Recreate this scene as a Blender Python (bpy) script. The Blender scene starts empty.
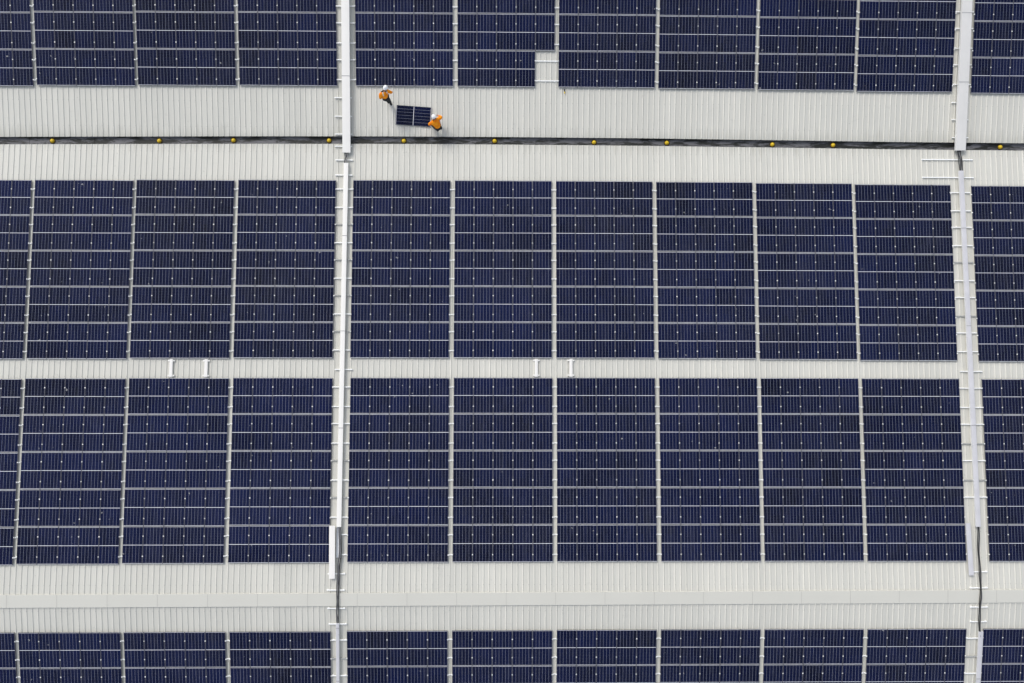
import bpy, bmesh, math, random
from mathutils import Vector, Matrix, Quaternion
random.seed(7)
sc = bpy.context.scene
col = sc.collection
R = math.radians

# ------------------------------------------------------------------ site data (metres)
PITCH = 0.0677022               # roof pitch, radians
TAN = math.tan(PITCH)
BASE = 8.0                      # height of the valley gutter above the ground
RIDGE = 24.71                   # distance from valley to ridge
RIB = 0.029                     # height of the roof ribs


def rz(y):
    """height of the roof pan at distance y from the valley"""
    if y >= 0:
        return BASE + y * TAN
    if y > -RIDGE:
        return BASE - y * TAN
    return BASE + 2 * RIDGE * TAN + y * TAN


def tilt(y):
    """rotation about X that lays a thing on the slope at y"""
    return PITCH if (y >= 0 or y < -RIDGE) else -PITCH


# ------------------------------------------------------------------ helpers
def tag(o, label=None, cat=None, group=None, kind=None):
    if label: o['label'] = label
    if cat: o['category'] = cat
    if group: o['group'] = group
    if kind: o['kind'] = kind
    return o


def empty(name, loc, rot=(0, 0, 0)):
    o = bpy.data.objects.new(name, None)
    o.empty_display_size = 0.2
    col.objects.link(o)
    o.location = loc
    o.rotation_euler = rot
    return o


def obj(name, bm, m, parent=None, smooth=False):
    me = bpy.data.meshes.new(name)
    bm.to_mesh(me)
    bm.free()
    if smooth:
        for p in me.polygons: p.use_smooth = True
    for mm in (m if isinstance(m, (list, tuple)) else [m]):
        me.materials.append(mm)
    o = bpy.data.objects.new(name, me)
    col.objects.link(o)
    o.parent = parent
    return o


def add_box(bm, x0, x1, y0, y1, z0, z1, bev=0.0, mat=None):
    r = bmesh.ops.create_cube(bm, size=1.0)
    M = Matrix.Translation(((x0 + x1) / 2, (y0 + y1) / 2, (z0 + z1) / 2)) @ Matrix.Diagonal((x1 - x0, y1 - y0, z1 - z0, 1))
    if mat is not None: M = mat @ M
    bmesh.ops.transform(bm, matrix=M, verts=r['verts'])
    if bev:
        es = list({e for v in r['verts'] for e in v.link_edges})
        bmesh.ops.bevel(bm, geom=es, offset=bev, segments=2, affect='EDGES', profile=0.5)


def box(name, m, parent, *a, bev=0.0):
    bm = bmesh.new()
    add_box(bm, *a, bev=bev)
    return obj(name, bm, m, parent)


def add_tube(bm, pts, radii, seg=10, cap=True):
    pts = [Vector(p) for p in pts]
    if not isinstance(radii, (list, tuple)): radii = [radii] * len(pts)
    rings = []
    for i, p in enumerate(pts):
        a = pts[max(i - 1, 0)]
        b = pts[min(i + 1, len(pts) - 1)]
        d = (b - a).normalized()
        ref = Vector((0, 0, 1)) if abs(d.z) < 0.9 else Vector((0, 1, 0))
        u = d.cross(ref).normalized()
        w = d.cross(u).normalized()
        rings.append([bm.verts.new(p + radii[i] * (math.cos(t) * u + math.sin(t) * w)) for t in (2 * math.pi * k / seg for k in range(seg))])
    for a, b in zip(rings, rings[1:]):
        for k in range(seg):
            bm.faces.new((a[k], a[(k + 1) % seg], b[(k + 1) % seg], b[k]))
    if cap:
        bm.faces.new(rings[0][::-1])
        bm.faces.new(rings[-1])


def add_ball(bm, c, r, seg=16, rings=10, mat=None):
    g = bmesh.ops.create_uvsphere(bm, u_segments=seg, v_segments=rings, radius=1.0)
    M = Matrix.Translation(c) @ (mat or Matrix.Identity(4)) @ Matrix.Diagonal((r[0], r[1], r[2], 1))
    bmesh.ops.transform(bm, matrix=M, verts=g['verts'])
    return g['verts']


def add_lathe(bm, prof, seg=24):
    rings = [[bm.verts.new((r * math.cos(2 * math.pi * k / seg), r * math.sin(2 * math.pi * k / seg), z)) for k in range(seg)] for r, z in prof]
    for a, b in zip(rings, rings[1:]):
        for k in range(seg):
            bm.faces.new((a[k], a[(k + 1) % seg], b[(k + 1) % seg], b[k]))
    bm.faces.new(rings[-1])
    bm.faces.new(rings[0][::-1])


def copy_tree(o, parent=None):
    c = o.copy()
    col.objects.link(c)
    c.parent = parent
    for ch in o.children:
        copy_tree(ch, c)
    return c


# ------------------------------------------------------------------ materials
class NT:
    def __init__(s, name, rough=0.5, metal=0.0, spec=0.5):
        s.m = bpy.data.materials.new(name)
        s.m.use_nodes = True
        s.t = s.m.node_tree
        s.b = s.t.nodes['Principled BSDF']
        s.b.inputs['Roughness'].default_value = rough
        s.b.inputs['Metallic'].default_value = metal
        s.b.inputs['Specular IOR Level'].default_value = spec

    def n(s, typ, **kw):
        nd = s.t.nodes.new(typ)
        for k, v in kw.items(): setattr(nd, k, v)
        return nd

    def link(s, a, b): s.t.links.new(a, b)

    def setin(s, sock, v):
        if hasattr(v, 'is_linked') or hasattr(v, 'links'): s.link(v, sock)
        else: sock.default_value = v

    def math(s, op, a, b=None, c=None):
        nd = s.n('ShaderNodeMath', operation=op)
        for i, v in enumerate((a, b, c)):
            if v is not None: s.setin(nd.inputs[i], v)
        return nd.outputs[0]

    def mix(s, f, a, b, blend='MIX'):
        nd = s.n('ShaderNodeMix', data_type='RGBA', blend_type=blend)
        s.setin(nd.inputs[0], f)
        s.setin(nd.inputs[6], a if not isinstance(a, tuple) else (*a, 1)[:4])
        s.setin(nd.inputs[7], b if not isinstance(b, tuple) else (*b, 1)[:4])
        return nd.outputs[2]

    def noise(s, vec, scale, detail=4, rough=0.55, dist=0.0):
        nd = s.n('ShaderNodeTexNoise')
        if vec is not None: s.link(vec, nd.inputs['Vector'])
        nd.inputs['Scale'].default_value = scale
        nd.inputs['Detail'].default_value = detail
        nd.inputs['Roughness'].default_value = rough
        nd.inputs['Distortion'].default_value = dist
        return nd.outputs['Fac']

    def ramp(s, f, stops):
        nd = s.n('ShaderNodeValToRGB')
        e = nd.color_ramp.elements
        while len(e) < len(stops): e.new(0.5)
        for q, (p, c) in zip(e, stops):
            q.position = p
            q.color = (*c, 1) if isinstance(c, tuple) else (c, c, c, 1)
        s.link(f, nd.inputs[0])
        return nd.outputs[0]

    def scaled(s, vec, v):
        nd = s.n('ShaderNodeMapping')
        s.link(vec, nd.inputs[0])
        nd.inputs['Scale'].default_value = v
        return nd.outputs[0]

    def pos(s): return s.n('ShaderNodeNewGeometry').outputs['Position']
    def oco(s): return s.n('ShaderNodeTexCoord').outputs['Object']
    def rnd(s): return s.n('ShaderNodeObjectInfo').outputs['Random']
    def base(s, c): s.setin(s.b.inputs['Base Color'], (*c, 1) if isinstance(c, tuple) else c)

    def bump(s, h, dist=0.01, strength=0.3):
        nd = s.n('ShaderNodeBump')
        nd.inputs['Strength'].default_value = strength
        nd.inputs['Distance'].default_value = dist
        s.link(h, nd.inputs['Height'])
        s.link(nd.outputs[0], s.b.inputs['Normal'])


def simple(name, c, rough=0.5, metal=0.0, spec=0.5, var=0.12, scale=6.0):
    a = NT(name, rough, metal, spec)
    f = a.noise(a.oco(), scale, 4)
    lo = tuple(x * (1 - var) for x in c)
    hi = tuple(min(x * (1 + var), 0.9) for x in c)
    a.base(a.mix(f, lo, hi))
    return a.m


def roof_paint():
    a = NT('painted_roof_sheet', 0.55, 0, 0.35)
    p = a.pos()
    sep = a.n('ShaderNodeSeparateXYZ'); a.link(p, sep.inputs[0])
    # every roll-formed sheet of four ribs differs a little; each pan too
    w1 = a.n('ShaderNodeTexWhiteNoise', noise_dimensions='1D')
    a.link(a.math('FLOOR', a.math('DIVIDE', sep.outputs[0], 1.2)), w1.inputs['W'])
    w2 = a.n('ShaderNodeTexWhiteNoise', noise_dimensions='1D')
    a.link(a.math('FLOOR', a.math('DIVIDE', sep.outputs[0], 0.3)), w2.inputs['W'])
    tone = a.math('ADD', a.math('MULTIPLY', w1.outputs[0], 0.5), a.math('MULTIPLY', w2.outputs[0], 0.5))
    c = a.mix(tone, (0.568, 0.556, 0.500), (0.634, 0.620, 0.558))
    # weather streaks run down the slope
    st = a.noise(a.scaled(p, (9.0, 0.35, 1.0)), 1.0, 5, 0.6)
    c = a.mix(a.ramp(st, [(0.42, 0.0), (0.8, 0.35)]), c, (0.44, 0.45, 0.42))
    pt = a.noise(p, 0.35, 5, 0.6)
    c = a.mix(a.ramp(pt, [(0.45, 0.0), (0.75, 0.3)]), c, (0.50, 0.50, 0.46))
    # screw rows at every purlin, on the ribs
    fx = a.math('ABSOLUTE', a.math('SUBTRACT', a.math('FRACT', a.math('DIVIDE', sep.outputs[0], 0.3)), 0.86))
    fy = a.math('ABSOLUTE', a.math('SUBTRACT', a.math('FRACT', a.math('DIVIDE', sep.outputs[1], 1.37)), 0.5))
    screw = a.math('MULTIPLY', a.math('LESS_THAN', fx, 0.05), a.math('LESS_THAN', fy, 0.011))
    c = a.mix(a.math('MULTIPLY', screw, 0.7), c, (0.22, 0.22, 0.21))
    # silt washed down to the gutter, in tongues of uneven length
    tongue = a.noise(a.scaled(p, (5.0, 0.25, 1.0)), 1.0, 5, 0.65)
    reach = a.math('DIVIDE', a.math('ABSOLUTE', sep.outputs[1]), 2.4)
    silt = a.math('SUBTRACT', a.math('MULTIPLY', tongue, 1.15), reach)
    c = a.mix(a.ramp(silt, [(0.30, 0.0), (0.55, 0.45)]), c, (0.36, 0.35, 0.30))
    foot = a.noise(a.scaled(p, (2.2, 3.4, 1.0)), 1.0, 6, 0.7, 0.6)
    c = a.mix(a.ramp(foot, [(0.58, 0.0), (0.72, 0.28)]), c, (0.40, 0.395, 0.36))
    sp = a.noise(p, 7.0, 3, 0.5)
    c = a.mix(a.ramp(sp, [(0.70, 0.0), (0.76, 0.45)]), c, (0.33, 0.33, 0.29))
    a.base(c)
    return a.m


def cap_paint():
    a = NT('ridge_paint', 0.5, 0, 0.35)
    p = a.pos()
    c = a.mix(a.noise(p, 0.6, 5), (0.560, 0.550, 0.495), (0.605, 0.594, 0.535))
    c = a.mix(a.ramp(a.noise(p, 6.0, 4), [(0.68, 0.0), (0.78, 0.4)]), c, (0.40, 0.40, 0.37))
    a.base(c)
    return a.m


def gutter_metal():
    a = NT('gutter_metal', 0.55, 0.0, 0.4)
    p = a.pos()
    c = a.mix(a.noise(a.scaled(p, (0.5, 2, 1)), 1.0, 4), (0.105, 0.103, 0.110), (0.19, 0.187, 0.195))
    mud = a.noise(a.scaled(p, (0.55, 2.6, 1.0)), 1.0, 9, 0.74, 0.3)
    c = a.mix(a.ramp(mud, [(0.455, 0.0), (0.53, 0.97)]), c, (0.013, 0.014, 0.010))
    c = a.mix(a.ramp(a.noise(a.scaled(p, (1.6, 9.0, 1.0)), 1.0, 8, 0.75), [(0.545, 0.0), (0.60, 0.9)]), c, (0.018, 0.019, 0.012))
    a.base(c)
    return a.m


def cell_glass():
    a = NT('solar_cells_under_glass', 0.06, 0.0, 0.065)
    o = a.oco()
    sep = a.n('ShaderNodeSeparateXYZ'); a.link(o, sep.inputs[0])
    PX, PY = 1.030 / 6, 0.9215 / 11
    u = a.math('DIVIDE', a.math('ADD', sep.outputs[0], 0.515), PX)
    v = a.math('DIVIDE', a.math('ADD', sep.outputs[1], 0.46075), PY)
    fu = a.math('ABSOLUTE', a.math('SUBTRACT', a.math('FRACT', u), 0.5))
    fv = a.math('ABSOLUTE', a.math('SUBTRACT', a.math('FRACT', v), 0.5))
    gu = a.math('GREATER_THAN', fu, 0.5 - 0.0030 / PX)
    gv = a.math('GREATER_THAN', fv, 0.5 - 0.0014 / PY)
    # nine busbars in each cell
    fb = a.math('ABSOLUTE', a.math('SUBTRACT', a.math('FRACT', a.math('MULTIPLY', u, 9.0)), 0.5))
    gb = a.math('LESS_THAN', fb, 0.0007 * 9 / PX)
    comb = a.n('ShaderNodeCombineXYZ')
    a.link(a.math('FLOOR', u), comb.inputs[0])
    a.link(a.math('FLOOR', a.math('DIVIDE', v, 5.5)), comb.inputs[1])
    a.link(a.math('MULTIPLY', a.rnd(), 91.0), comb.inputs[2])
    wn = a.n('ShaderNodeTexWhiteNoise', noise_dimensions='3D'); a.link(comb.outputs[0], wn.inputs[0])
    soft_patch = a.ramp(a.noise(a.pos(), 0.16, 3, 0.5), [(0.35, 0.0), (0.68, 1.0)])  # broad soft patches of bluer cell colour, placed by world position
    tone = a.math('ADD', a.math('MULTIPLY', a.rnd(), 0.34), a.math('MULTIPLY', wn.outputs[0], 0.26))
    tone = a.math('ADD', tone, a.math('MULTIPLY', soft_patch, 0.40))
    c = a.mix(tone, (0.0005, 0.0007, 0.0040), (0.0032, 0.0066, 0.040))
    c = a.mix(gb, c, (0.024, 0.029, 0.070))
    c = a.mix(gv, c, (0.085, 0.100, 0.20))
    c = a.mix(gu, c, (0.36, 0.38, 0.48))
    # dust film and the odd dropping
    p = a.pos()
    c = a.mix(a.ramp(a.noise(p, 0.22, 5, 0.6), [(0.35, 0.0), (0.75, 0.018)]), c, (0.30, 0.31, 0.36))
    c = a.mix(a.ramp(a.noise(a.scaled(p, (6.0, 0.6, 1.0)), 1.0, 4, 0.6), [(0.55, 0.0), (0.80, 0.05)]), c, (0.30, 0.31, 0.34))
    c = a.mix(a.ramp(a.noise(p, 3.3, 3, 0.5), [(0.745, 0.0), (0.765, 0.55)]), c, (0.42, 0.42, 0.42))
    a.base(c)
    return a.m


def clamp_metal():
    a = NT('clamp_metal', 0.45, 0.0, 0.5)
    a.base(a.mix(a.rnd(), (0.58, 0.58, 0.58), (0.90, 0.90, 0.89)))
    return a.m


M = {
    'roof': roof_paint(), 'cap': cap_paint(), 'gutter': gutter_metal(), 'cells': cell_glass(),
    'frame': simple('anodised_frame', (0.075, 0.075, 0.085), 0.45, 0.2),
    'back': simple('white_backsheet', (0.70, 0.70, 0.75), 0.5, 0, 0.3, 0.05),
    'rail': simple('bright_aluminium_rail', (0.88, 0.88, 0.86), 0.5, 0.0, 0.5, 0.02),
    'rail_dull': simple('dull_rail', (0.40, 0.40, 0.38), 0.6, 0.05),
    'clamp': clamp_metal(),
    'white': simple('white_tray_paint', (0.78, 0.762, 0.725), 0.45, 0, 0.4, 0.05, 2.0),
    'grey_tray': simple('weathered_galvanised', (0.555, 0.55, 0.57), 0.5, 0.0, 0.4, 0.16, 1.6),
    'tray_in': simple('tray_inside', (0.72, 0.73, 0.73), 0.5, 0.2),
    'strap': simple('joint_metal', (0.36, 0.36, 0.36), 0.5, 0.2),
    'sealant': simple('grey_sealant', (0.40, 0.39, 0.36), 0.8),
    'cable': simple('black_cable', (0.020, 0.020, 0.021), 0.5),
    'cable_grey': simple('grey_cable', (0.17, 0.17, 0.18), 0.5),
    'yellow': simple('yellow_plastic', (0.68, 0.46, 0.014), 0.45, 0, 0.4, 0.15, 9.0),
    'rust': simple('rusty_flange', (0.050, 0.030, 0.016), 0.7, 0, 0.3, 0.4, 12.0),
    'ground': simple('concrete_yard', (0.24, 0.235, 0.22), 0.85, 0, 0.3, 0.15, 0.4),
    'wall': simple('wall_cladding', (0.50, 0.51, 0.50), 0.6),
    'skin': simple('skin', (0.34, 0.19, 0.125), 0.55, 0, 0.4, 0.06),
    'hair': simple('dark_hair', (0.012, 0.010, 0.009), 0.6),
    'trouser': simple('dark_cotton', (0.030, 0.031, 0.034), 0.85, 0, 0.2, 0.3, 14),
    'boot': simple('black_leather', (0.020, 0.018, 0.016), 0.5),
    'glove': simple('dark_glove', (0.030, 0.030, 0.030), 0.8),
    'helmet': simple('white_helmet_plastic', (0.86, 0.86, 0.86), 0.3, 0, 0.5, 0.02),
    'eye': simple('eye_dark', (0.02, 0.015, 0.012), 0.2),
    'tool_dark': simple('dark_rubber', (0.025, 0.026, 0.022), 0.6),
}


def stained_white():
    a = NT('stained_white_tray', 0.45, 0, 0.4)
    p = a.pos()
    c = a.mix(a.noise(p, 1.2, 4), (0.60, 0.59, 0.565), (0.72, 0.705, 0.68))
    c = a.mix(a.ramp(a.noise(p, 2.6, 6, 0.7), [(0.60, 0.0), (0.75, 0.55)]), c, (0.40, 0.40, 0.42))
    a.base(c)
    return a.m


def hi_vis():
    a = NT('hi_vis_orange', 0.8, 0, 0.2)
    o = a.oco()
    f = a.noise(o, 5.5, 5, 0.65)
    c = a.mix(a.ramp(f, [(0.36, 0.0), (0.60, 1.0)]), (0.82, 0.18, 0.005), (0.97, 0.36, 0.012))
    sep = a.n('ShaderNodeSeparateXYZ'); a.link(o, sep.inputs[0])
    band = a.math('MULTIPLY', a.math('LESS_THAN', a.math('ABSOLUTE', a.math('SUBTRACT', a.math('ABSOLUTE', sep.outputs[0]), 0.11)), 0.030), a.math('GREATER_THAN', sep.outputs[2], 1.36))
    c = a.mix(band, c, (0.62, 0.60, 0.50))
    a.base(c)
    a.bump(f, 0.02, 0.5)
    return a.m


M['stained'] = stained_white()
M['orange'] = hi_vis()

# ------------------------------------------------------------------ the ground
bm = bmesh.new()
bmesh.ops.create_grid(bm, x_segments=8, y_segments=8, size=600)
tag(obj('ground', bm, M['ground']), kind='structure')

# ------------------------------------------------------------------ the building under the panels
bld = empty('warehouse', (0, 0, 0))
tag(bld, 'warehouse with pale grey ribbed metal roof, flat ridge strip and one dark gutter', 'building')
X0, X1 = -50.0, 34.0
# the gutter line bows slightly over the length of the building
GUT = [(-60, -0.30), (-50, -0.24), (-36, -0.146), (-29, -0.083), (-22, -0.022), (-15, 0.019), (-7.9, 0.025), (-0.8, 0.008), (6.4, -0.044), (13.5, -0.10), (20.8, -0.125), (34, -0.13), (44, -0.13)]


def gut(x):
    for (a, p), (b, q) in zip(GUT, GUT[1:]):
        if x <= b: return p + (q - p) * (x - a) / (b - a)
    return GUT[-1][1]


def sheet(side):
    """one roof slope of trapezoidal sheeting, ribs 0.3 m apart, running down the slope"""
    bm = bmesh.new()
    prof = []
    k = int(X0 / 0.3)
    while k * 0.3 < X1:
        x = k * 0.3
        prof += [(x, 0), (x + 0.215, 0), (x + 0.246, RIB), (x + 0.270, RIB)]
        k += 1
    rows = []
    for x, h in prof:
        g = gut(x)
        if side == 'north': ys = [g + 0.20, 8.0, 16.0, RIDGE]
        elif side == 'south': ys = [g - 0.215, -8.0, -16.0, -RIDGE]
        else: ys = [-RIDGE, -33.0, -41.0, -2 * RIDGE]
        off = RIDGE if side == 'far' else 0
        rows.append([bm.verts.new((x, y, (rz(y) if side != 'far' else BASE + RIDGE * TAN - (-y - RIDGE) * TAN) + h)) for y in ys])
    for a, b in zip(rows, rows[1:]):
        for i in range(3):
            bm.faces.new((a[i], b[i], b[i + 1], a[i + 1]))
    bmesh.ops.recalc_face_normals(bm, faces=bm.faces)
    if bm.faces[0].normal.z < 0: bmesh.ops.reverse_faces(bm, faces=bm.faces)
    return obj('roof_sheet', bm, M['roof'], bld)


sheet('north'); sheet('south'); sheet('far')

# gutter: an open box channel hung between the two slopes
bm = bmesh.new()
xs = [p[0] for p in GUT if X0 <= p[0] <= X1]
xs = sorted(set(xs + [X0, X1]))
prof = [(-0.34, -0.010), (-0.27, -0.012), (-0.255, -0.14), (0.245, -0.14), (0.26, -0.012), (0.34, -0.010)]
rows = [[bm.verts.new((x, gut(x) + y, BASE + z)) for y, z in prof] for x in xs]
for a, b in zip(rows, rows[1:]):
    for i in range(len(prof) - 1):
        bm.faces.new((a[i], b[i], b[i + 1], a[i + 1]))
# joint straps across the channel every few metres
x = X0 + 1.3
while x < X1 - 1:
    g = gut(x)
    add_box(bm, x, x + 0.05, g - 0.252, g + 0.242, BASE - 0.137, BASE - 0.128)
    x += 3.55
obj('gutter', bm, M['gutter'], bld)

# ridge cap: lapped lengths of folded flashing, laid a little askew of the ridge
def skew(x):
    return 0.0030 * (x + 8)


bm = bmesh.new()
zt = BASE + RIDGE * TAN
x = X0
k = 0
while x < X1:
    L = 2.62
    up = 0.0035 * (k % 2)
    pr = [(-0.346, -0.352 * TAN + RIB - 0.012), (-0.345, RIB + 0.002), (-0.340, RIB + 0.008), (0, RIB + 0.009), (0.340, RIB + 0.008), (0.345, RIB + 0.002), (0.346, -0.352 * TAN + RIB - 0.012)]
    a = [bm.verts.new((x - 0.06, -RIDGE + y + skew(x), zt + z + up)) for y, z in pr]
    b = [bm.verts.new((x + L + 0.02, -RIDGE + y + skew(x + L), zt + z + up)) for y, z in pr]
    for i in range(len(pr) - 1):
        bm.faces.new((a[i], b[i], b[i + 1], a[i + 1]))
    n0 = len(bm.faces)
    add_box(bm, x - 0.066, x - 0.050, -RIDGE + skew(x) - 0.338, -RIDGE + skew(x) + 0.338, zt + RIB + 0.004, zt + RIB + 0.015)
    bm.faces.ensure_lookup_table()
    for f in bm.faces[n0:]: f.material_index = 1        # sealant bead at the lap
    x += L
    k += 1
obj('ridge_cap', bm, [M['cap'], M['sealant']], bld)
# outer walls below the eaves
for (xa, xb, ya, yb) in ((X0 + 0.4, X0 + 0.6, -49.2, 24.4), (X1 - 0.9, X1 - 0.7, -49.2, 24.4), (X0 + 0.603, X1 - 0.903, -49.2, -49.0), (X0 + 0.603, X1 - 0.903, 24.2, 24.4)):
    box('wall', M['wall'], bld, xa, xb, ya, yb, 0.0, BASE - 0.35)

# ------------------------------------------------------------------ solar panels
PW, PL, PT = 1.053, 1.931, 0.035
GAPX, GAPY = 0.015, 0.021
PZ = 0.060                       # underside of the panels above the roof pan


def panel_mesh_object(name, parent):
    bm = bmesh.new()
    w, l, f = PW / 2, PL / 2, 0.009
    add_box(bm, -w, w, l - f, l, 0, PT)
    add_box(bm, -w, w, -l, -l + f, 0, PT)
    add_box(bm, -w, -w + f, -l + f + 0.0005, l - f - 0.0005, 0, PT)
    add_box(bm, w - f, w, -l + f + 0.0005, l - f - 0.0005, 0, PT)
    nf = len(bm.faces)
    add_box(bm, -w + f + 0.0003, w - f - 0.0003, -l + f + 0.0003, l - f - 0.0003, 0.024, 0.0285)
    for i, fc in enumerate(bm.faces):
        fc.material_index = 1 if i >= nf else 0
    p = obj(name, bm, [M['frame'], M['back']], parent)
    for s in (1, -1):
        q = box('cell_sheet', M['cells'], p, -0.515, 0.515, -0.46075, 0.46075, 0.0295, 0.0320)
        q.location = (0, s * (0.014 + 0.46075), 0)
    return p


proto_root = empty('solar_array', (0, 0, 0))
proto_panel = panel_mesh_object('solar_panel', proto_root)


def clamp_bm():
    bm = bmesh.new()
    add_box(bm, -0.029, 0.029, -0.029, 0.029, PZ + PT + 0.0015, PZ + PT + 0.0075, bev=0.002)
    add_box(bm, -0.006, 0.006, -0.020, 0.020, 0.0585, PZ + PT + 0.0010)
    bmesh.ops.create_cone(bm, cap_ends=True, segments=6, radius1=0.008, radius2=0.008, depth=0.006, matrix=Matrix.Translation((0, 0, PZ + PT + 0.0105)))
    return bm


rail_cache = {}


def rail_mesh(x0, x1):
    key = (round(x0, 3), round(x1, 3))
    if key not in rail_cache:
        bm = bmesh.new()
        add_box(bm, x0, x1, -0.026, 0.026, RIB + 0.003, 0.0575)
        n = int((x1 - x0) / 1.2)
        for i in range(n + 1):                      # feet on the ribs
            x = x0 + 0.1 + i * (x1 - x0 - 0.2) / max(n, 1)
            add_box(bm, x - 0.03, x + 0.03, -0.05, -0.0265, 0.002, 0.053)
        me = bpy.data.meshes.new('mounting_rail')
        bm.to_mesh(me); bm.free()
        me.materials.append(M['rail'])
        rail_cache[key] = me
    return rail_cache[key]


me_clamp = bpy.data.meshes.new('clamp')
bm = clamp_bm(); bm.to_mesh(me_clamp); bm.free(); me_clamp.materials.append(M['clamp'])

first_array = [True]


def solar_array(xc, ytop, ncol, nrow, fr, ext, label, group, missing=(), yaw=0.0, GAPY=GAPY):
    """ncol x nrow panels whose upper (north) edge lies at ytop; fr = rail positions in a panel"""
    H = nrow * (PL + GAPY) - GAPY
    yc = ytop - H / 2 * math.cos(PITCH)
    loc = (xc, yc, rz(yc))
    if first_array[0]:
        root = proto_root
        first_array[0] = False
        root.location = loc
        use = [proto_panel]
    else:
        root = empty('solar_array', loc)
        use = []
    root.rotation_euler = (tilt(yc), 0, yaw)
    tag(root, label, 'solar array', group)
    W = ncol * (PW + GAPX) - GAPX
    for j in range(nrow):
        for i in range(ncol):
            if (i, j) in missing: continue
            p = use.pop() if use else copy_tree(proto_panel, root)
            p.location = (-W / 2 + PW / 2 + i * (PW + GAPX) + random.gauss(0, 0.0015), H / 2 - PL / 2 - j * (PL + GAPY) + random.gauss(0, 0.0015), PZ)
            p.rotation_euler = (random.gauss(0, 0.0012), random.gauss(0, 0.0012), 0)
        for t in fr:
            r = bpy.data.objects.new('mounting_rail', rail_mesh(-W / 2 - ext[0], W / 2 + ext[1]))
            col.objects.link(r)
            r.parent = root
            r.location = (0, H / 2 - j * (PL + GAPY) - t * PL, 0)
            for i in range(ncol + 1):
                if (i, j) in missing or (i - 1, j) in missing:
                    if not (i, j) in missing: continue
                c = bpy.data.objects.new('clamp', me_clamp)
                col.objects.link(c)
                c.parent = r
                c.location = (-W / 2 - GAPX / 2 + i * (PW + GAPX), 0, 0)
    return root


# block boundaries (centre lines of the gaps, or edges at the two tray walkways), from west to east
ROWS = [
    # name, top of array, rows built, gaps..., left-bay east edge, main-bay west edge, main gaps, main east edge, right-bay west edge, rails, y offsets
    ('above', [2.75, 2.80, 2.85, 2.88, 2.90, 2.91, 2.91, 2.88, 2.85, 2.80, 2.75], 4, [-33.83, -28.37, -22.89], -17.46, -16.45, [-11.00, -5.43, 0.07, 5.60, 11.10], 16.47, 17.545, (0.27, 0.82)),
    ('upper', [-2.36, -2.34, -2.30, -2.27, -2.25, -2.235, -2.235, -2.25, -2.285, -2.33, -2.37], 5, [-33.945, -28.48, -22.96], -17.53, -16.59, [-11.135, -5.565, -0.02, 5.515, 11.03], 16.42, 17.62, (0.26, 0.79)),
    ('lower', [-13.17, -13.13, -13.10, -13.07, -13.055, -13.04, -13.03, -13.03, -13.03, -13.045, -13.06], 5, [-33.96, -28.48, -22.94], -17.49, -16.555, [-11.105, -5.55, 0.005, 5.545, 11.06], 16.48, 17.74, (0.26, 0.80)),
    ('below', [-26.45, -26.45, -26.445, -26.435, -26.415, -26.405, -26.39, -26.38, -26.38, -26.385, -26.39], 3, [-33.85, -28.375, -22.855], -17.41, -16.575, [-11.115, -5.56, -0.015, 5.54, 11.055], 16.50, 17.41, (0.25, 0.77)),
]
WHERE = {
    'above': 'in top row beyond the gutter',
    'upper': 'just below the gutter',
    'lower': 'in full row above ridge strip',
    'below': 'in bottom row below ridge strip',
}
COLS = ['farthest left at frame edge', 'third block left of white tray', 'second block left of white tray', 'touching left side of white tray walkway',
        'first block right of white tray', 'second block right of white tray', 'third block right of white tray', 'third block left of grey tray',
        'second block left of grey tray', 'first block left of grey tray', 'right of grey tray at frame edge']
W5 = 5 * (PW + GAPX) - GAPX
for name, tops, nrow, gl, le, ml, gm, mr, rl, fr in ROWS:
    spans = [(gl[0] - 5.5, gl[0]), (gl[0], gl[1]), (gl[1], gl[2]), (gl[2], le)]
    main = [ml] + gm + [mr]
    spans += list(zip(main, main[1:]))
    spans += [(rl, rl + 5.42)]
    for k, (a, b) in enumerate(spans):
        ncol = 3 if k == 0 else 4 if k == 10 else 5
        W = ncol * (PW + GAPX) - GAPX
        ga = 0 if k in (4, 10) else 0.115          # half gap on the west side
        gb = 0 if k in (3, 9) else 0.115
        if k == 0: xc = b - gb - W / 2
        elif k == 10: xc = a + ga + W / 2
        else: xc = (a + ga + b - gb) / 2
        wl = xc - W / 2 - a if ga else 0.02        # rail overhang: half way across the gap
        wr = b - xc - W / 2 if gb else 0.02
        if k == 0: wl = 0.1
        if k == 10: wr = 0.1
        ext = (max(wl - 0.003, 0.01), max(wr - 0.003, 0.01))
        top = tops[k]
        if name == 'above':                         # table gives the lower edge of this row
            top = top + (nrow * (PL + GAPY) - GAPY) * math.cos(PITCH)
        lab = 'navy solar array ' + WHERE[name] + ', ' + COLS[k]
        miss = ()
        if name == 'above' and k == 5:
            miss = {(4, nrow - 1)}
            lab = 'navy solar array with one panel missing from its lower right corner, above the gutter'
        solar_array(xc, top, ncol, nrow, fr, ext, lab, 'blocks of solar panels on the roof', miss, 0.0, 0.029 if name in ('upper', 'lower') else GAPY)

# the one panel not yet fixed, laid on the bare roof
root = panel_mesh_object('loose_solar_panel', None)
y = 1.315
root.location = (-13.305, y, rz(y) + RIB + 0.004)
root.rotation_mode = 'QUATERNION'
root.rotation_quaternion = Quaternion((1, 0, 0), tilt(y)) @ Quaternion((0, 0, 1), R(90 - 3.6))
tag(root, 'loose solar panel lying crosswise on bare roof between the two workers', 'solar panel')


# ------------------------------------------------------------------ cable trays
def on_roof(name, x, y, yaw=0.0):
    o = empty(name, (x, y, rz(y)))
    o.rotation_mode = 'QUATERNION'
    o.rotation_quaternion = Quaternion((1, 0, 0), tilt(y)) @ Quaternion((0, 0, 1), yaw)
    return o


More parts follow.
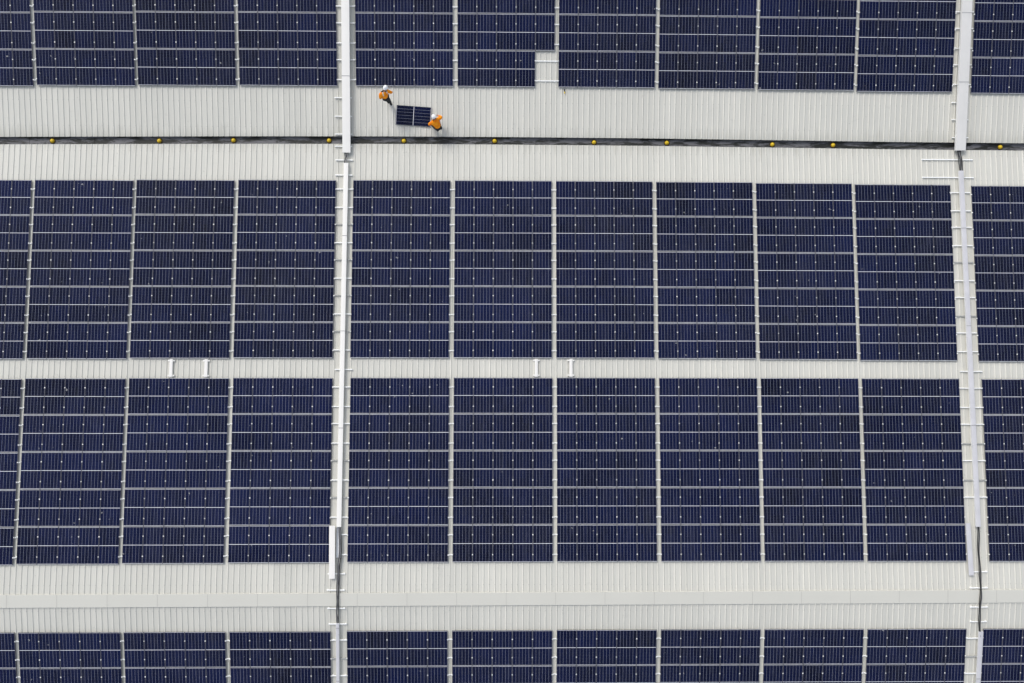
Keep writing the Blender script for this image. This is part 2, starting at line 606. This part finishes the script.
def lid_bm(w, l, z0, z1, seam=2.4, lip=0.03):
    """folded tray lid: top with a shallow crown and two turned-down lips, lapped in lengths"""
    bm = bmesh.new()
    y = -l / 2
    k = 0
    while y < l / 2 - 0.01:
        y2 = min(y + seam, l / 2)
        u = 0.003 * (k % 2)
        e = 0.02 if y2 < l / 2 - 0.01 else 0
        pr = [(-w / 2, z0), (-w / 2, z1 - 0.004), (-w / 2 + 0.006, z1), (0, z1 + 0.006), (w / 2 - 0.006, z1), (w / 2, z1 - 0.004), (w / 2, z0)]
        a = [bm.verts.new((x, y, z + u)) for x, z in pr]
        b = [bm.verts.new((x, y2 + e, z + u)) for x, z in pr]
        for i in range(len(pr) - 1):
            bm.faces.new((a[i], b[i], b[i + 1], a[i + 1]))
        bm.faces.new(a); bm.faces.new(b[::-1])
        y = y2
        k += 1
    return bm


def tray(label, xa, ya, xb, yb, w, mat, supports, h=0.20, wide=None, openlen=0.0, group='cable trays along the roof walkways', seam=2.4):
    """a tray from (xa,ya) (north end) to (xb,yb); supports = [(y, x0, x1, dull)] in world metres"""
    ym = (ya + yb) / 2
    xm = (xa + xb) / 2
    L = (ya - yb) / math.cos(PITCH)
    yaw = math.atan2(-(xa - xb), ya - yb)
    t = on_roof('cable_tray', xm, ym, yaw)
    tag(t, label, 'cable tray', group)
    lidl = L - openlen
    b = obj('lid', lid_bm(w, lidl, h - 0.045, h, seam), mat, t)
    b.location = (0, openlen / 2, 0)
    k = 1
    while k * seam < lidl - 0.05:
        yk = -lidl / 2 + k * seam + openlen / 2
        box('joint_strap', M['strap'], t, -w / 2 - 0.004, w / 2 + 0.004, yk - 0.012, yk + 0.022, h + 0.008, h + 0.012)
        k += 1
    bm = bmesh.new()
    wi = w - 0.012
    zb = 0.098 if h < 0.25 else 0.165
    add_box(bm, -wi / 2, wi / 2, -L / 2 + 0.004, L / 2 - 0.004, zb, zb + 0.004)
    add_box(bm, -wi / 2, -wi / 2 + 0.004, -L / 2 + 0.004, L / 2 - 0.004, zb + 0.0045, h - 0.006)
    add_box(bm, wi / 2 - 0.004, wi / 2, -L / 2 + 0.004, L / 2 - 0.004, zb + 0.0045, h - 0.006)
    obj('channel', bm, M['tray_in'], t)
    for (sy, s0, s1, dull) in supports:
        bm = bmesh.new()
        add_box(bm, s0 - xm, s1 - xm, -0.026, 0.026, 0.046, 0.094, bev=0.003)
        add_box(bm, s0 - xm + 0.04, s0 - xm + 0.09, -0.03, 0.03, 0.003, 0.0455)
        add_box(bm, s1 - xm - 0.09, s1 - xm - 0.04, -0.03, 0.03, 0.003, 0.0455)
        o = obj('support_bar', bm, M['rail_dull' if dull else 'rail'], t)
        o.rotation_euler = (0, 0, -yaw)
        dy = (sy - ym) / math.cos(PITCH)
        o.location = (0, dy, rz(sy) - (rz(ym) + (sy - ym) * math.tan(tilt(ym))))
    return t


def cables(label, pts, n, spread, rad, mats, group='exposed cable bundles between trays'):
    """a bundle of n separate cables following pts = [(x, y, h)]"""
    x0, y0, _ = pts[len(pts) // 2]
    t = empty('cable_bundle', (x0, y0, rz(y0)))
    tag(t, label, 'cables', group)
    for i in range(n):
        rr = random.Random(i * 7 + int(y0 * 10))
        off = (i - (n - 1) / 2) * spread
        P = []
        # smooth the polyline
        for (a, b) in zip(pts, pts[1:]):
            for s in range(8):
                f = s / 8
                P.append([a[k] + (b[k] - a[k]) * f for k in range(3)])
        P.append(list(pts[-1]))
        for _ in range(6):
            P = [P[0]] + [[(P[q - 1][k] + 2 * P[q][k] + P[q + 1][k]) / 4 for k in range(3)] for q in range(1, len(P) - 1)] + [P[-1]]
        ph = rr.uniform(0, 6)
        V = []
        for q, (x, y, h) in enumerate(P):
            wv = math.sin(q * 0.45 + ph) * spread * 0.35
            V.append((x + off + wv - x0, y - y0, rz(y) + h + RIB * 0.6 + (i % 2) * rad * 1.2 - rz(y0)))
        bm = bmesh.new()
        add_tube(bm, V, rad, 8)
        obj('cable', bm, M[mats[i % len(mats)]], t, smooth=True)
    return t


def sup(ys, x0, x1, dull=()):
    return [(y, x0, x1, i in dull) for i, y in enumerate(ys)]


pitchA = (PL + GAPY) * math.cos(PITCH)


def railys(top, n, fr):
    return [top - j * pitchA - t * PL * math.cos(PITCH) for j in range(n) for t in fr]


# left walkway, north to south
ysA = railys(2.885 + 4 * pitchA - GAPY, 4, (0.27, 0.82))
tray('wide bright white lidded cable tray crossing the dark gutter, at the left walkway', -16.905, 10.6, -16.96, -0.73, 0.43, M['white'],
     sup(ysA, -17.44, -16.47) + sup([2.27, 1.27, 0.31, -0.36], -17.61, -16.66), h=0.30, seam=4.1)
cables('short dark cable bundle between wide and narrow white trays, left walkway', [(-16.97, -0.55, 0.10), (-16.96, -0.9, 0.12), (-17.0, -1.2, 0.14), (-16.97, -1.6, 0.14)], 4, 0.045, 0.019, ['cable_grey', 'cable', 'cable_grey'])
ysB = railys(-2.26, 5, (0.26, 0.79))
ysC = railys(-13.06, 5, (0.26, 0.80))
tray('long narrow white lidded cable tray running between solar arrays on the left walkway', -16.97, -1.34, -17.0, -22.55, 0.245, M['white'],
     sup([-1.14, -1.98], -17.60, -16.65) + sup(ysB, -17.51, -16.61, (2, 4, 6, 8)) + [(-12.62, -17.40, -16.45, False)] + sup(ysC[:-2], -17.47, -16.575, (4, 6)) + sup(ysC[-2:], -17.12, -16.575), h=0.20, openlen=1.62, seam=5.2)
cables('straight dark cable bundle crossing the ridge strip on the left walkway', [(-16.97, -20.7, 0.11), (-16.925, -21.4, 0.11), (-16.925, -22.5, 0.11), (-16.98, -23.0, 0.10), (-17.01, -24.2, 0.08), (-17.02, -24.73, 0.085), (-17.03, -25.4, 0.08), (-17.03, -26.0, 0.10), (-17.02, -26.6, 0.13)], 4, 0.036, 0.019, ['cable', 'cable_grey', 'cable', 'cable'])
ysD = railys(-26.425, 3, (0.25, 0.77))
tray('narrow greyish cable tray at bottom frame edge of the left walkway', -17.02, -25.95, -17.07, -32.0, 0.165, M['grey_tray'],
     [(-26.03, -17.54, -16.58, False)] + [(y, -17.39, -16.59, i in (1, 3)) for i, y in enumerate(ysD)], h=0.18, seam=2.9)

# right walkway
tray('wide stained white cable tray crossing the gutter, at the right walkway', 16.975, 10.6, 17.015, -0.40, 0.56, M['stained'],
     sup(ysA, 16.49, 17.53) + [(2.25, 16.51, 17.43, False), (1.32, 16.56, 17.48, False), (0.35, 16.61, 17.53, False)], h=0.30, seam=3.7)
cables('short dark cable bundle below end of the stained wide tray, right walkway', [(16.99, -0.25, 0.12), (16.98, -0.55, 0.13), (17.03, -1.0, 0.14), (17.06, -1.75, 0.14)], 5, 0.042, 0.019, ['cable', 'cable', 'cable_grey'])
tray('long narrow lilac grey lidded cable tray running between solar arrays on the right walkway', 17.025, -1.56, 17.15, -20.95, 0.25, M['grey_tray'],
     sup(ysB, 16.45, 17.60, (4, 7)) + [(-12.65, 16.57, 17.79, False)] + sup(ysC[:-3], 16.50, 17.72, (3, 5)), h=0.20, seam=5.4)
cables('curving dark cable bundle crossing the ridge strip on the right walkway', [(17.15, -20.5, 0.14), (17.18, -21.2, 0.12), (17.15, -22.2, 0.09), (17.19, -23.3, 0.08), (17.20, -24.0, 0.08), (17.17, -24.73, 0.085), (17.15, -25.4, 0.08), (17.16, -26.0, 0.10), (17.20, -26.8, 0.13)], 3, 0.04, 0.021, ['cable', 'cable', 'cable_grey'])
tray('narrow lilac grey cable tray at bottom frame edge of the right walkway', 17.235, -26.5, 17.23, -32.0, 0.23, M['grey_tray'],
     [(y, 16.52, 17.39, i in (1, 3)) for i, y in enumerate(ysD)], h=0.18, seam=2.9)


# lids taken off and left beside the open trays
def loose_lid(label, xa, ya, xb, yb, w, mat, h):
    ym, xm = (ya + yb) / 2, (xa + xb) / 2
    yaw = math.atan2(-(xa - xb), ya - yb)
    L = (ya - yb) / math.cos(PITCH)
    o = obj('tray_lid', lid_bm(w, L, 0.0, 0.045, 9), mat)
    o.location = (xm, ym, rz(ym) + h)
    o.rotation_mode = 'QUATERNION'
    o.rotation_quaternion = Quaternion((1, 0, 0), tilt(ym)) @ Quaternion((0, 0, 1), yaw)
    tag(o, label, 'tray lid', 'loose tray lids')


loose_lid('loose white tray lid lying beside open left tray above the ridge strip', -17.355, -20.86, -17.315, -23.60, 0.31, M['white'], 0.146)
loose_lid('loose lilac grey tray lid lying beside right cables above the ridge strip', 16.625, -20.76, 16.70, -23.50, 0.25, M['grey_tray'], 0.10)


# single support bars under the open cables at the ridge, and the long bars by the right tray
def bar(label, x0, x1, y, group, name='support_bar', yaw=0.0):
    xm = (x0 + x1) / 2
    t = on_roof(name, xm, y, yaw)
    tag(t, label, 'support bar', group)
    h = (x1 - x0) / 2
    box('bar', M['rail'], t, -h, h, -0.028, 0.028, 0.040, 0.075, bev=0.003)
    for s in (-h + 0.06, h - 0.06):
        box('foot', M['rail'], t, s - 0.03, s + 0.03, -0.045, 0.045, 0.003, 0.0395)


g = 'support bars under the cables at the ridge'
bar('white support bar under left cables, beside end of loose white lid', -17.58, -16.65, -23.39, g)
bar('white support bar under left cables, just above the ridge strip', -17.61, -16.66, -24.23, g)
bar('white support bar under left cables, just below the ridge strip', -17.58, -16.63, -25.19, g)
bar('white support bar under right cables, beside end of loose grey lid', 16.77, 17.62, -23.34, g)
bar('white support bar under right cables, just above the ridge strip', 16.63, 17.60, -24.18, g)
bar('white support bar under right cables, just below the ridge strip', 16.64, 17.61, -25.20, g)
bar('white support bar under right cables, between ridge strip and bottom tray', 16.68, 17.60, -26.0, g)
g = 'long white bars under the right cables'
bar('long white bar beneath right cables, the one nearer the gutter', 14.92, 17.79, -0.90, g)
bar('long white bar beneath right tray, the one nearer the solar array', 14.91, 17.80, -1.91, g)

# short white bridges across the strip between the two middle rows
for label, x, y in (
    ('short white cable bridge in middle strip, outer left of left pair', -26.165, -12.57),
    ('short white cable bridge in middle strip, left pair, nearer the white tray', -24.295, -12.57),
    ('short white cable bridge in middle strip, central pair, nearer the white tray', -6.54, -12.515),
    ('short white cable bridge in middle strip, central pair, nearer the grey tray', -4.66, -12.505),
):
    t = on_roof('cable_bridge', x, y)
    tag(t, label, 'cable bridge', 'short white cable bridges')
    obj('lid', lid_bm(0.165, 0.90, 0.05, 0.10, 9), M['white'], t)
    for s in (-1, 1):
        bm = bmesh.new()
        add_box(bm, -0.180, -0.084, s * 0.40 - 0.042, s * 0.40 + 0.042, 0.004 + RIB, 0.080, bev=0.004)
        add_box(bm, 0.084, 0.180, s * 0.40 - 0.042, s * 0.40 + 0.042, 0.004 + RIB, 0.080, bev=0.004)
        add_box(bm, -0.09, 0.09, s * 0.472 - 0.018, s * 0.472 + 0.018, 0.040, 0.090, bev=0.003)
        obj('bracket', bm, M['white'], t)

# ------------------------------------------------------------------ drain domes in the gutter
proto = None
for x, label in (
    (-33.18, 'yellow drain dome in dark gutter, farthest left of all'),
    (-27.33, 'yellow drain dome in dark gutter, second from left frame edge'),
    (-23.26, 'yellow drain dome in dark gutter, third from left frame edge'),
    (-18.00, 'yellow drain dome in dark gutter, just left of the white cable tray'),
    (-13.87, 'yellow drain dome in dark gutter, below the left end of loose panel'),
    (-8.84, 'yellow drain dome in dark gutter, second right of the white cable tray'),
    (-3.31, 'yellow drain dome in dark gutter, third right of the white cable tray'),
    (0.75, 'yellow drain dome in dark gutter, third left of the right stained tray'),
    (6.66, 'yellow drain dome in dark gutter, second left of the right stained tray'),
    (10.07, 'yellow drain dome in dark gutter, first left of the right stained tray'),
    (19.50, 'yellow drain dome in dark gutter, the only one right of stained tray'),
):
    if proto is None:
        o = proto = empty('drain_dome', (0, 0, 0))
        bm = bmesh.new()
        add_lathe(bm, [(0.165, 0.0), (0.165, 0.012), (0.150, 0.016), (0.09, 0.016)])
        obj('flange', bm, M['rust'], o)
        bm = bmesh.new()
        prof = [(0.112, 0.0165), (0.112, 0.03)] + [(0.108 * math.cos(t), 0.03 + 0.085 * math.sin(t)) for t in (0.15 * i for i in range(1, 10))] + [(0.012, 0.116)]
        add_lathe(bm, prof, 24)
        for i in range(8):                         # moulded ribs of the strainer
            t = i * math.pi / 4
            mt = Matrix.Rotation(t, 4, 'Z')
            add_box(bm, 0.085, 0.124, -0.006, 0.006, 0.018, 0.062, mat=mt)
        obj('dome_cap', bm, M['yellow'], o)
    else:
        o = copy_tree(proto)
    o.location = (x, gut(x) + random.uniform(-0.02, 0.02), BASE - 0.139)
    o.rotation_euler = (0, 0, random.uniform(0, 3))
    tag(o, label, 'drain', 'yellow drain domes in the gutter')

# the small thing left lying below the arrays
t = on_roof('marker_pen', -4.99, 2.70, R(8))
tag(t, 'tiny dark object with a yellow end lying on roof just below the arrays', 'tool')
bm = bmesh.new()
add_tube(bm, [(0, -0.02, RIB + 0.03), (0, 0.02, RIB + 0.03), (0, 0.11, RIB + 0.028), (0, 0.13, RIB + 0.028)], [0.026, 0.028, 0.028, 0.016], 12)
obj('barrel', bm, M['tool_dark'], t, True)
bm = bmesh.new()
add_tube(bm, [(0, -0.13, RIB + 0.024), (0, -0.11, RIB + 0.028), (0, -0.022, RIB + 0.03)], [0.018, 0.026, 0.024], 12)
obj('tip', bm, M['yellow'], t, True)


# ------------------------------------------------------------------ the two workers
def skin_mesh(joints, edges, root):
    """a continuous surface grown round a skeleton; joints = {name: (pos, radius)}"""
    names = list(joints)
    me = bpy.data.meshes.new('skeleton')
    me.from_pydata([joints[n][0] for n in names], [(names.index(a), names.index(b)) for a, b in edges], [])
    o = bpy.data.objects.new('skeleton', me)
    col.objects.link(o)
    o.modifiers.new('s', 'SKIN')
    sk = me.skin_vertices[0].data
    for i, n in enumerate(names):
        r = joints[n][1]
        sk[i].radius = (r, r) if not isinstance(r, tuple) else r
        sk[i].use_root = n == root
    sb = o.modifiers.new('b', 'SUBSURF')
    sb.levels = sb.render_levels = 2
    dg = bpy.context.evaluated_depsgraph_get()
    out = bpy.data.meshes.new_from_object(o.evaluated_get(dg))
    bpy.data.objects.remove(o)
    bm = bmesh.new()
    bm.from_mesh(out)
    bpy.data.meshes.remove(out)
    return bm


def add_hand(bm, wrist, fwd, nrm, thumb_side):
    """palm, four unequal curled fingers and a thumb leaving the side of the palm"""
    f = Vector(fwd).normalized()
    n = Vector(nrm); n = (n - n.dot(f) * f).normalized()
    s = f.cross(n) * thumb_side
    w = Vector(wrist)
    rot = Matrix((s, f, n)).transposed().to_4x4()
    add_ball(bm, w + f * 0.05, (0.042, 0.056, 0.018), 12, 8, rot)
    for k, (off, ln) in enumerate(((0.030, 0.072), (0.010, 0.080), (-0.010, 0.075), (-0.029, 0.058))):
        a = w + f * 0.085 + s * off
        b = a + f * ln * 0.5 - n * 0.006
        c = b + f * ln * 0.32 - n * 0.020
        d = c + f * ln * 0.12 - n * 0.022
        add_tube(bm, [a, b, c, d], [0.0095, 0.009, 0.008, 0.006], 8)
    a = w + f * 0.03 + s * 0.032
    b = a + f * 0.025 + s * 0.026 - n * 0.008
    c = b + f * 0.028 + s * 0.006 - n * 0.010
    add_tube(bm, [a, b, c], [0.012, 0.011, 0.008], 8)


def make_person(loc, heading, J, label, gloves):
    """J: joint positions in the person's own frame (facing +y, z up)"""
    t = empty('person', loc, (0, 0, heading))
    tag(t, label, 'person', 'roof workers')
    body = {
        'pelvis': (J['pelvis'], 0.125), 'belly': (J['belly'], 0.115), 'chest': (J['chest'], (0.13, 0.115)), 'neck': (J['neck'], 0.055), 'head': (J['head'], 0.06)}
    E_ = [('pelvis', 'belly'), ('belly', 'chest'), ('chest', 'neck'), ('neck', 'head')]
    for s in 'lr':
        body.update({'sh' + s: (J['sh' + s], 0.060), 'el' + s: (J['el' + s], 0.042), 'wr' + s: (J['wr' + s], 0.028),
                     'hip' + s: (J['hip' + s], 0.088), 'kn' + s: (J['kn' + s], 0.058), 'an' + s: (J['an' + s], 0.042), 'to' + s: (J['to' + s], 0.032)})
        E_ += [('chest', 'sh' + s), ('sh' + s, 'el' + s), ('el' + s, 'wr' + s), ('pelvis', 'hip' + s), ('hip' + s, 'kn' + s), ('kn' + s, 'an' + s), ('an' + s, 'to' + s)]
    bm = skin_mesh(body, E_, 'pelvis')
    # head with a face
    hd = Vector(J['head'])
    look = Vector(J['look']).normalized()
    up = Vector((0, 0, 1)); up = (up - up.dot(look) * look).normalized()
    side = look.cross(up)
    hr = Matrix((side, look, up)).transposed().to_4x4()
    add_ball(bm, hd + up * 0.02, (0.076, 0.096, 0.118), 20, 14, hr)
    add_ball(bm, hd + look * 0.045 - up * 0.06, (0.050, 0.050, 0.045), 12, 8, hr)          # jaw
    add_ball(bm, hd + look * 0.098 + up * 0.000, (0.013, 0.022, 0.024), 8, 6, hr)          # nose
    add_ball(bm, hd + look * 0.088 - up * 0.047, (0.024, 0.010, 0.007), 8, 6, hr)          # mouth
    for s in (-1, 1):
        add_ball(bm, hd + side * s * 0.077 + up * 0.01, (0.011, 0.022, 0.032), 8, 6, hr)   # ears
    hb = bmesh.new() if gloves else bm
    for s, ts in (('l', 1), ('r', -1)):
        b_ = hb
        add_hand(b_, J['wr' + s], J['hd' + s], J.get('hn' + s, (0, 0, 1)), ts)
        if gloves:
            obj('glove', hb, M['glove'], t, True)
            hb = bmesh.new()
    if gloves: hb.free()
    obj('body', bm, M['skin'], t, True)
    bm = bmesh.new()
    for s in (-1, 1):
        add_ball(bm, hd + look * 0.090 + side * s * 0.030 + up * 0.022, (0.012, 0.007, 0.007), 8, 6, hr)
    obj('eyes', bm, M['eye'], t, True)
    bm = bmesh.new()
    vs = add_ball(bm, hd - look * 0.008 + up * 0.030, (0.080, 0.098, 0.115), 20, 14, hr)
    bmesh.ops.delete(bm, geom=[v for v in bm.verts if (v.co - hd).dot(up) < -0.02 - 0.9 * min(0, (v.co - hd).dot(look)) * -0.4 or (v.co - hd).dot(look) > 0.055], context='VERTS')
    obj('hair', bm, M['hair'], t, True)
    # safety helmet: shell with crown ridges, brim and a longer peak
    h = empty('helmet', (0, 0, 0)); col.objects.unlink(h); bpy.data.objects.remove(h)
    bm = bmesh.new()
    add_ball(bm, (0, 0, 0), (0.122, 0.142, 0.125), 24, 16)
    bmesh.ops.delete(bm, geom=[v for v in bm.verts if v.co.z < -0.015], context='VERTS')
    for xo in (-0.035, 0.0, 0.035):
        add_tube(bm, [(xo, 0.138 * math.cos(a), 0.004 + 0.122 * math.sin(a) * (1 if xo == 0 else 0.965)) for a in (0.35 + 0.2 * i for i in range(13))], 0.008, 6)
    n = 28
    inn, out, low = [], [], []
    for i in range(n):
        a = 2 * math.pi * i / n
        pk = 0.022 + 0.05 * max(0, math.sin(a)) ** 2
        inn.append(bm.verts.new((0.120 * math.cos(a), 0.140 * math.sin(a), -0.006)))
        out.append(bm.verts.new(((0.120 + pk * 0.6) * math.cos(a), (0.140 + pk) * math.sin(a), -0.018)))
        low.append(bm.verts.new((0.118 * math.cos(a), 0.138 * math.sin(a), -0.022)))
    for i in range(n):
        j = (i + 1) % n
        bm.faces.new((inn[i], out[i], out[j], inn[j]))
        bm.faces.new((out[i], low[i], low[j], out[j]))
    bmesh.ops.transform(bm, matrix=Matrix.Translation(hd + up * 0.055) @ hr, verts=bm.verts)
    obj('helmet', bm, M['helmet'], t, True)
    # jacket, trousers, boots
    jk = {'pelvis': (tuple(Vector(J['pelvis']) + Vector((0, 0, 0.01))), 0.175), 'belly': (J['belly'], 0.190), 'chest': (J['chest'], (0.22, 0.19)), 'neck': (tuple(Vector(J['neck']) * 0.75 + Vector(J['chest']) * 0.25), 0.080)}
    E_ = [('pelvis', 'belly'), ('belly', 'chest'), ('chest', 'neck')]
    for s in 'lr':
        wr = Vector(J['wr' + s]) * 0.93 + Vector(J['el' + s]) * 0.07
        jk.update({'sh' + s: (J['sh' + s], 0.110), 'el' + s: (J['el' + s], 0.084), 'wr' + s: (tuple(wr), 0.058)})
        E_ += [('chest', 'sh' + s), ('sh' + s, 'el' + s), ('el' + s, 'wr' + s)]
    obj('jacket', skin_mesh(jk, E_, 'pelvis'), M['orange'], t, True)
    tr = {'pelvis': (tuple(Vector(J['pelvis']) + Vector((0, 0, -0.02))), 0.150)}
    E_ = []
    for s in 'lr':
        an = Vector(J['an' + s]) * 0.94 + Vector(J['kn' + s]) * 0.06
        tr.update({'hip' + s: (J['hip' + s], 0.108), 'kn' + s: (J['kn' + s], 0.084), 'an' + s: (tuple(an), 0.066)})
        E_ += [('pelvis', 'hip' + s), ('hip' + s, 'kn' + s), ('kn' + s, 'an' + s)]
    obj('trousers', skin_mesh(tr, E_, 'pelvis'), M['trouser'], t, True)
    for s in 'lr':
        an, to = Vector(J['an' + s]), Vector(J['to' + s])
        heel = an + (an - to) * 0.28
        heel.z = to.z
        bt = {'an': (tuple(an + Vector((0, 0, 0.05))), 0.056), 'heel': (tuple((an + heel) / 2), 0.052), 'ball': (tuple(an * 0.3 + to * 0.7), 0.047), 'toe': (tuple(to + (to - an) * 0.12), 0.038)}
        obj('boot', skin_mesh(bt, [('an', 'heel'), ('heel', 'ball'), ('ball', 'toe')], 'heel'), M['boot'], t, True)
    return t


stand = {
    'pelvis': (-0.05, 0.0, 0.93), 'belly': (-0.09, 0.03, 1.08), 'chest': (-0.08, 0.07, 1.28), 'neck': (0.03, 0.15, 1.47), 'head': (0.10, 0.19, 1.57), 'look': (0.35, 1, -0.55),
    'shl': (-0.25, 0.03, 1.37), 'ell': (-0.33, -0.06, 1.10), 'wrl': (-0.27, 0.08, 0.92), 'hdl': (0.3, 0.7, -0.5),
    'shr': (0.13, 0.12, 1.39), 'elr': (0.28, 0.10, 1.14), 'wrr': (0.33, 0.17, 0.92), 'hdr': (0.05, 0.6, -0.6),
    'hipl': (-0.12, -0.01, 0.88), 'knl': (-0.06, 0.00, 0.50), 'anl': (-0.03, -0.04, 0.10), 'tol': (-0.03, 0.10, 0.045),
    'hipr': (0.03, -0.02, 0.88), 'knr': (0.06, -0.05, 0.50), 'anr': (0.08, -0.18, 0.12), 'tor': (0.09, -0.04, 0.047),
}
y = 2.02
make_person((-14.62, y, rz(y) + RIB * 0.9), R(14), stand, 'standing worker in orange jacket, white helmet and dark trousers, left of the loose panel', True)
squat = {
    'pelvis': (0, -0.13, 0.42), 'belly': (0, -0.05, 0.56), 'chest': (0, 0.09, 0.76), 'neck': (0.03, 0.19, 0.93), 'head': (0.06, 0.25, 1.02), 'look': (-0.2, 1, -0.8),
    'shl': (-0.20, 0.13, 0.86), 'ell': (-0.33, 0.24, 0.54), 'wrl': (-0.235, 0.315, 0.215), 'hdl': (0.10, 0.25, -0.75), 'hnl': (0.2, 1, 0.3),
    'shr': (0.20, 0.12, 0.86), 'elr': (0.43, 0.14, 0.72), 'wrr': (0.33, 0.36, 0.60), 'hdr': (-0.3, 0.7, -0.45),
    'hipl': (-0.10, -0.13, 0.39), 'knl': (-0.20, 0.25, 0.44), 'anl': (-0.15, -0.02, 0.10), 'tol': (-0.18, 0.13, 0.045),
    'hipr': (0.10, -0.13, 0.39), 'knr': (0.22, 0.24, 0.46), 'anr': (0.16, -0.05, 0.10), 'tor': (0.20, 0.10, 0.045),
}
y = 0.69
make_person((-11.98, y, rz(y) + RIB * 0.9), R(33), squat, 'crouching worker in orange jacket and white helmet, holding corner of the loose panel', False)

# ------------------------------------------------------------------ light, sky, camera
w = bpy.data.worlds.new('World')
sc.world = w
w.use_nodes = True
nt = w.node_tree
sky = nt.nodes.new('ShaderNodeTexSky')
sky.sky_type = 'NISHITA'
sky.sun_disc = False
ELEV, AZ = R(38), R(-35)          # the sun stands beyond the top left of the picture
sky.sun_elevation = ELEV
sky.sun_rotation = AZ
sky.altitude = 50
sky.air_density = 1.0
sky.dust_density = 2.0
sky.ozone_density = 1.0
# thin broken high cloud: white veils drifting over a paler sky
tc = nt.nodes.new('ShaderNodeTexCoord')
cl = nt.nodes.new('ShaderNodeTexNoise')
cl.inputs['Scale'].default_value = 3.4
cl.inputs['Detail'].default_value = 5
cl.inputs['Roughness'].default_value = 0.55
nt.links.new(tc.outputs['Generated'], cl.inputs['Vector'])
cr = nt.nodes.new('ShaderNodeValToRGB')
cr.color_ramp.elements[0].position = 0.38
cr.color_ramp.elements[0].color = (0.25, 0.25, 0.25, 1)
cr.color_ramp.elements[1].position = 0.66
cr.color_ramp.elements[1].color = (1, 1, 1, 1)
nt.links.new(cl.outputs['Fac'], cr.inputs[0])
bw = nt.nodes.new('ShaderNodeHueSaturation')
bw.inputs['Saturation'].default_value = 0.10
bw.inputs['Value'].default_value = 1.25
nt.links.new(sky.outputs[0], bw.inputs['Color'])
mx = nt.nodes.new('ShaderNodeMix')
mx.data_type = 'RGBA'
nt.links.new(cr.outputs[0], mx.inputs[0])
nt.links.new(sky.outputs[0], mx.inputs[6])
nt.links.new(bw.outputs[0], mx.inputs[7])
nt.links.new(mx.outputs[2], nt.nodes['Background'].inputs[0])
nt.nodes['Background'].inputs[1].default_value = 0.12
sl = bpy.data.lights.new('sun', 'SUN')
sl.energy = 0.85
sl.angle = R(16)
sl.color = (1.0, 0.95, 0.87)
so = bpy.data.objects.new('sun', sl)
col.objects.link(so)
d = Vector((math.sin(AZ) * math.cos(ELEV), math.cos(AZ) * math.cos(ELEV), math.sin(ELEV)))
so.rotation_euler = d.to_track_quat('Z', 'Y').to_euler()
so.location = d * 80

cd = bpy.data.cameras.new('camera')
cam = bpy.data.objects.new('camera', cd)
col.objects.link(cam)
cd.sensor_fit = 'HORIZONTAL'
cd.sensor_width = 36.0
cd.lens = 36.0 * 683.0 / 1024.0
cd.clip_end = 3000
cam.location = (-8.3426, -11.0215, 37.709 + BASE + 0.13)
cam.rotation_euler = (-0.0017973, -0.0131417, 0.0028188)
sc.camera = cam
sc.view_settings.view_transform = 'Standard'
sc.view_settings.look = 'None'
sc.view_settings.gamma = 1.0
sc.view_settings.exposure = 0.68
sc.cycles.max_bounces = 6
